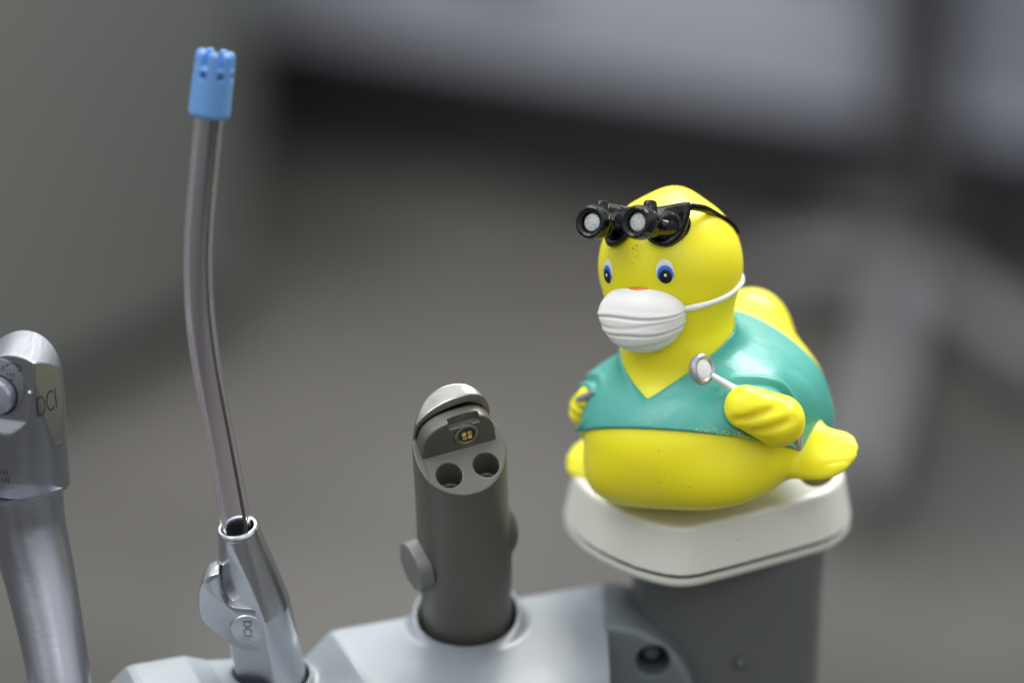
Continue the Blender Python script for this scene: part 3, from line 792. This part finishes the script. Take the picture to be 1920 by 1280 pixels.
HA, HB = dl(1399, 763, 2.30), dl(1460, 788, 2.78)
def hit(f, px, py):
    c = DRm.T @ cC; d = DRm.T @ (cF + cR * (px - 960) / 5333.3 + cU * (640 - py) / 5333.3); d = d / np.linalg.norm(d); p = c + d * 50
    for _ in range(90): p = p + d * float(f(*[np.array([q]) for q in p])[0]) * .8
    return p
hbase = lambda x, y, z: smin(capsule(x, y, z, HA, HB, .49, .59), capsule(x, y, z, HB, HB + np.array([-.5, .3, -.1]), .46, .40), .1)
GR = [(hit(hbase, 1380, 787), hit(hbase, 1418, 779), hit(hbase, 1456, 765)), (hit(hbase, 1418, 808), hit(hbase, 1448, 802), hit(hbase, 1486, 786))]
sh_ = npart('scrub_shirt', shirtf, (-3.6, -3.7, .0), (3.6, 1.9, 4.9), .042, M['teal'], duck)
def handf(s):
    def f(x, y, z):
        x = x * s
        if s < 0: x = (x - 2.22) / .80 + 2.6; y = (y + 1.30) / .80 - 1.7; z = (z - 2.62) / .80 + 2.7
        d = hbase(x, y, z)
        for g in GR:
            l = np.minimum(capsule(x, y, z, g[0], g[1], 0), capsule(x, y, z, g[1], g[2], 0))
            e_ = np.sqrt((x - g[2][0]) ** 2 + (y - g[2][1]) ** 2 + (z - g[2][2]) ** 2)
            d = d + .12 * np.exp(-(l / .07) ** 2) * np.clip(e_ / .35, 0, 1) - .015 * np.exp(-((l - .2) / .1) ** 2)
        return d * (.85 if s > 0 else .68)
    return f
for s in (1, -1):
    lo = [1.5, -3.1, 1.5]; hi = [3.7, -.5, 3.6]
    if s < 0: lo[0], hi[0] = -3.7, -1.3
    h_ = npart('hand', handf(s), lo, hi, .045, M['yellow_hand'], duck)
# proto helper: snap a point onto the head
def snap(p, off, f=None):
    f = f or headd; p = np.array(p, float)
    for _ in range(25):
        e_ = .01; v = float(f(*[np.array([q]) for q in p])[0])
        g = np.array([(float(f(*[np.array([p[j] + (e_ if j == k else 0)]) for j in range(3)])[0]) - v) / e_ for k in range(3)])
        p = p - g * (v - off) / max(g @ g, .1)
    g /= np.linalg.norm(g)
    return p, g
def decal(name, c, dirn, rx, ry, off, m, parent, n=28, rings=6, shx=0, shz=0, f=None):
    """thin painted patch lying on the surface"""
    f = f or headd
    p0, g = snap(c, 0, f); x_ = np.cross((0, 0, 1), g); x_ = x_ / np.linalg.norm(x_); u_ = np.cross(g, x_)
    V = []; F = []
    p, _ = snap(p0 + x_ * shx + u_ * shz, off, f); V.append(p)
    for r in range(1, rings + 1):
        for k in range(n):
            a = 2 * math.pi * k / n; q = p0 + x_ * (shx + rx * r / rings * math.cos(a)) + u_ * (shz + ry * r / rings * math.sin(a))
            o_ = off if r < rings else -.01
            V.append(snap(q, o_, f)[0])
    for k in range(n): F.append((0, 1 + k, 1 + (k + 1) % n))
    for r in range(rings - 1):
        for k in range(n): F.append((1 + r * n + k, 1 + (r + 1) * n + k, 1 + (r + 1) * n + (k + 1) % n, 1 + r * n + (k + 1) % n))
    return part(name, (V, F), m, parent, 60)
for sx_ in (.64, -.82):
    ey = decal('eye', (sx_, -1.95, 6.02), None, .22, .30, .012, M['eye_white'], duck, shz=.03)
    decal('iris', (sx_, -1.95, 6.02), None, .205, .22, .018, M['eye_blue'], ey, shz=-.03)
    decal('pupil', (sx_, -1.95, 6.02), None, .165, .18, .024, M['eye_black'], ey, shz=-.085)
    decal('glint', (sx_, -1.95, 6.02), None, .036, .042, .030, M['eye_white'], ey, shz=-.06)
# beak
npart('beak', lambda x, y, z: ell(x, y, z, (0, -1.93, 5.605), (.45, .39, .24)), (-.7, -2.6, 5.1), (.7, -1.4, 6), .04, M['orange'], duck)
# face mask
MC = (-.08, -1.94, 4.94)
def maskf(x, y, z):
    X = x - MC[0]; Y = y - MC[1]; Z = z - MC[2]
    n = 2.45; q = (np.abs(X / (1.01 + .26 * np.clip(Z, -1, .2))) ** n + np.abs(Y / .76) ** n + np.abs((Z - .03) / (.785 - .06 * X * X)) ** n + 1e-12) ** (1 / n)
    d = (q - 1) * .68
    cv = 1 - .55 * (X / 1.15) ** 2
    for z0, w, dp, ph in ((.24, .035, .040, .2), (.02, .05, .010, .8), (-.24, .035, .034, -.4), (-.55, .05, .014, 1.3)):
        zz = Z / np.maximum(cv, .3) - z0 + .05 * np.sin(2.6 * X + 3 * ph)
        d = d + (dp * np.exp(-(zz / w) ** 2) - dp * .45 * np.exp(-((zz - .09) / .07) ** 2)) * np.clip((1.12 - np.abs(X)) * 3, .15, 1)
    return d * .8
mk = npart('face_mask', maskf, (-1.4, -2.8, 3.9), (1.4, -.9, 6.0), .03, M['white_mask'], duck)
for s in (1, -1):
    pts = [(.99 * s - .06, -1.84, 5.13)] + [tuple(snap(p, .02)[0]) for p in ((1.22 * s, -1.6, 5.12), (1.5 * s, -.9, 5.08), (1.66 * s, -.25, 5.08), (1.60 * s, .2, 5.08), (1.2 * s, .85, 5.1), (.5 * s, 1.2, 5.1), (0, 1.25, 5.1))]
    part('ear_loop', sweep(pts, [.085, .07, .065, .055, .055, .055, .055, .055], 12, 8), M['white_mask'], mk)
# loupes
LA = np.array([0, -.905, .425]); LA /= np.linalg.norm(LA); LU = np.array([0, .425, .905]); LU /= np.linalg.norm(LU)
LO = np.array([0, -1.45, 6.95])
pr = [(1172, 397), (1196, 388), (1228, 384), (1262, 383), (1284, 386), (1282, 402), (1272, 422), (1258, 443), (1241, 459), (1222, 458), (1204, 448), (1192, 432), (1178, 420)]
def to_plane(px, py):
    c = DRm.T @ cC; d = DRm.T @ (cF + cR * (px - 960) / 5333.3 + cU * (640 - py) / 5333.3)
    t = ((LO - c) @ LA) / (d @ LA); q = c + d * t - LO; return (q[0], q @ LU)
half = [to_plane(*q) for q in pr]
print('lens outline', [(round(a, 2), round(b, 2)) for a, b in half])
HALF = [(.02, .32), (.28, .42), (.62, .46), (.98, .52), (1.16, .52), (1.14, .24), (1.05, -.10), (.92, -.36), (.74, -.52), (.52, -.50), (.30, -.38), (.16, -.18), (.06, .02)]
OUT = smooth_poly(HALF, 1)
def platef(x, y, z):
    X = np.abs(x); q = [x - LO[0], y - LO[1], z - LO[2]]
    v = q[1] * LU[1] + q[2] * LU[2]; w = q[1] * LA[1] + q[2] * LA[2]
    o2 = poly_sdf(X, v, OUT)
    br = np.maximum(X - .12, np.abs(v - .22) - .10); o2 = smin(o2, br, .05)
    hd = headd(x, y, z)
    shell = np.maximum(hd - .16, -hd - .1); slab = np.abs(w - .02) - .10
    s_ = smin(shell, slab, .12)
    return smax(smax(o2, s_, .10), -w - .22, .05)
lg = empty('loupe_glasses'); lg.parent = duck
def lpart(name, vf, m, parent=lg): return part(name, vf, m, parent)
fp = npart('lens_frame', platef, (-1.5, -2.4, 6.0), (1.5, -.6, 7.8), .03, M['black'], lg)
for s in (1, -1):
    pts = [(1.08 * s, -1.12, 7.28), (1.18 * s, -.78, 7.13)] + [tuple(snap(p, .02)[0]) for p in ((1.25 * s, -.29, 6.93), (1.32 * s, .2, 6.5), (1.30 * s, .6, 6.15), (.9 * s, 1.05, 5.98), (0, 1.3, 5.85))]
    lpart('temple_strap', sweep(pts, [.10, .10, .085, .07, .065, .06, .06], 12, 8, flat=.7), M['black_clean'])
    fc = DRm.T @ np.array([0, 0, 0])
    front = dl(1191 if s > 0 else 1106, 416, .62 * s)
    back = LO + np.array([.68 * s, 0, 0]) - LU * .02
    axd = front - back; BLn = np.linalg.norm(axd); bfm = frame(back, axd, (1, 0, 0))
    print('barrel', front, back, BLn)
    br = lpart('barrel', lathe([(0, -.1), (.33, -.1), (.34, .1), (.30, .14), (.285, BLn * .5), (.30, BLn * .55), (.285, BLn * .6), (.31, BLn * .72), (.37, BLn * .76), (.39, BLn * .83), (.39, BLn * .93), (.36, BLn), (.31, BLn + .02), (.265, BLn), (.245, BLn - .05), (.235, BLn - .13), (0, BLn - .13)], 48, bfm), M['black'])
    lpart('objective_lens', lathe([(0, BLn - .085), (.14, BLn - .088), (.19, BLn - .10), (.20, BLn - .14)], 40, bfm), M['lens'], br)
    kb = bfm[:3, 3] + bfm[:3, 2] * (BLn * .62); uu = np.array([0, .42, .9]); kf = frame(kb, uu, (1, 0, 0))
    lpart('top_knob', lathe([(.17, .15), (.16, .36), (.155, .44), (.13, .50), (.08, .52), (0, .52)], 24, kf), M['black_clean'], br)
    sf = frame(bfm[:3, 3] + bfm[:3, 2] * (BLn * .5), (s, 0, -.15), (0, 1, 0))
    lpart('side_screw', lathe([(.13, .2), (.13, .34), (.10, .38), (0, .38)], 20, sf), M['black_clean'], br)
# mouth mirror in the duck's left hand, and the tool in the other
mi = empty('mouth_mirror'); mi.parent = duck
mcn = dl(1315, 692, 1.4); mend = dl(1393, 738, 2.2); tail_ = dl(1497, 829, 3.05)
mnrm = DRm.T @ np.array([.66, -.66, .36]); mf = frame(mcn, mnrm, (1, 0, 0))
hd_ = part('mirror_head', lathe([(0, -.14), (.24, -.13), (.33, -.06), (.36, .02), (.345, .08), (.29, .115), (.25, .10), (.22, .075)], 40, mf), M['silver_paint'], mi)
part('mirror_glass', lathe([(0, .10), (.16, .097), (.21, .085), (.225, .06)], 36, mf), M['mirror_face'], hd_)
d_ = (mend - mcn); d_ /= np.linalg.norm(d_)
part('mirror_handle', sweep([mcn + d_ * .27, mcn + d_ * .6, mend, HA + np.array([.1, .1, .1])], [.066, .075, .095, .085], 16, 6), M['white_rod'], mi)
part('handle_tip', sweep([tail_ + np.array([0, .1, .25]), tail_, tail_ + np.array([.02, -.05, -.18])], [.10, .09, .05], 14, 6), M['silver_paint'], mi)
to = dl(1110, 735, -1.85) + np.array([.05, -.22, .0])
part('tool_end', sweep([to + np.array([-.35, .1, -.15]), to, to + np.array([.12, -.03, .12])], [.09, .09, .05], 14, 6), M['silver_paint'], duck)
npart('putty', lambda x, y, z: smax(ell(x, y, z, (2.35, .55, .42), (.42, .45, .36)), -.5 - z, .1), (1.4, -1, -.8), (3.1, .7, .9), .05, M['putty'], duck)
bz = min((DM @ v.co).z for v in bd.data.vertices); print('duck lowest z cm', bz / S, 'cap top', CAPZ)
tag(duck, 'yellow rubber duck in teal scrub shirt, white mask and black loupes on the cream cap', 'rubber duck')
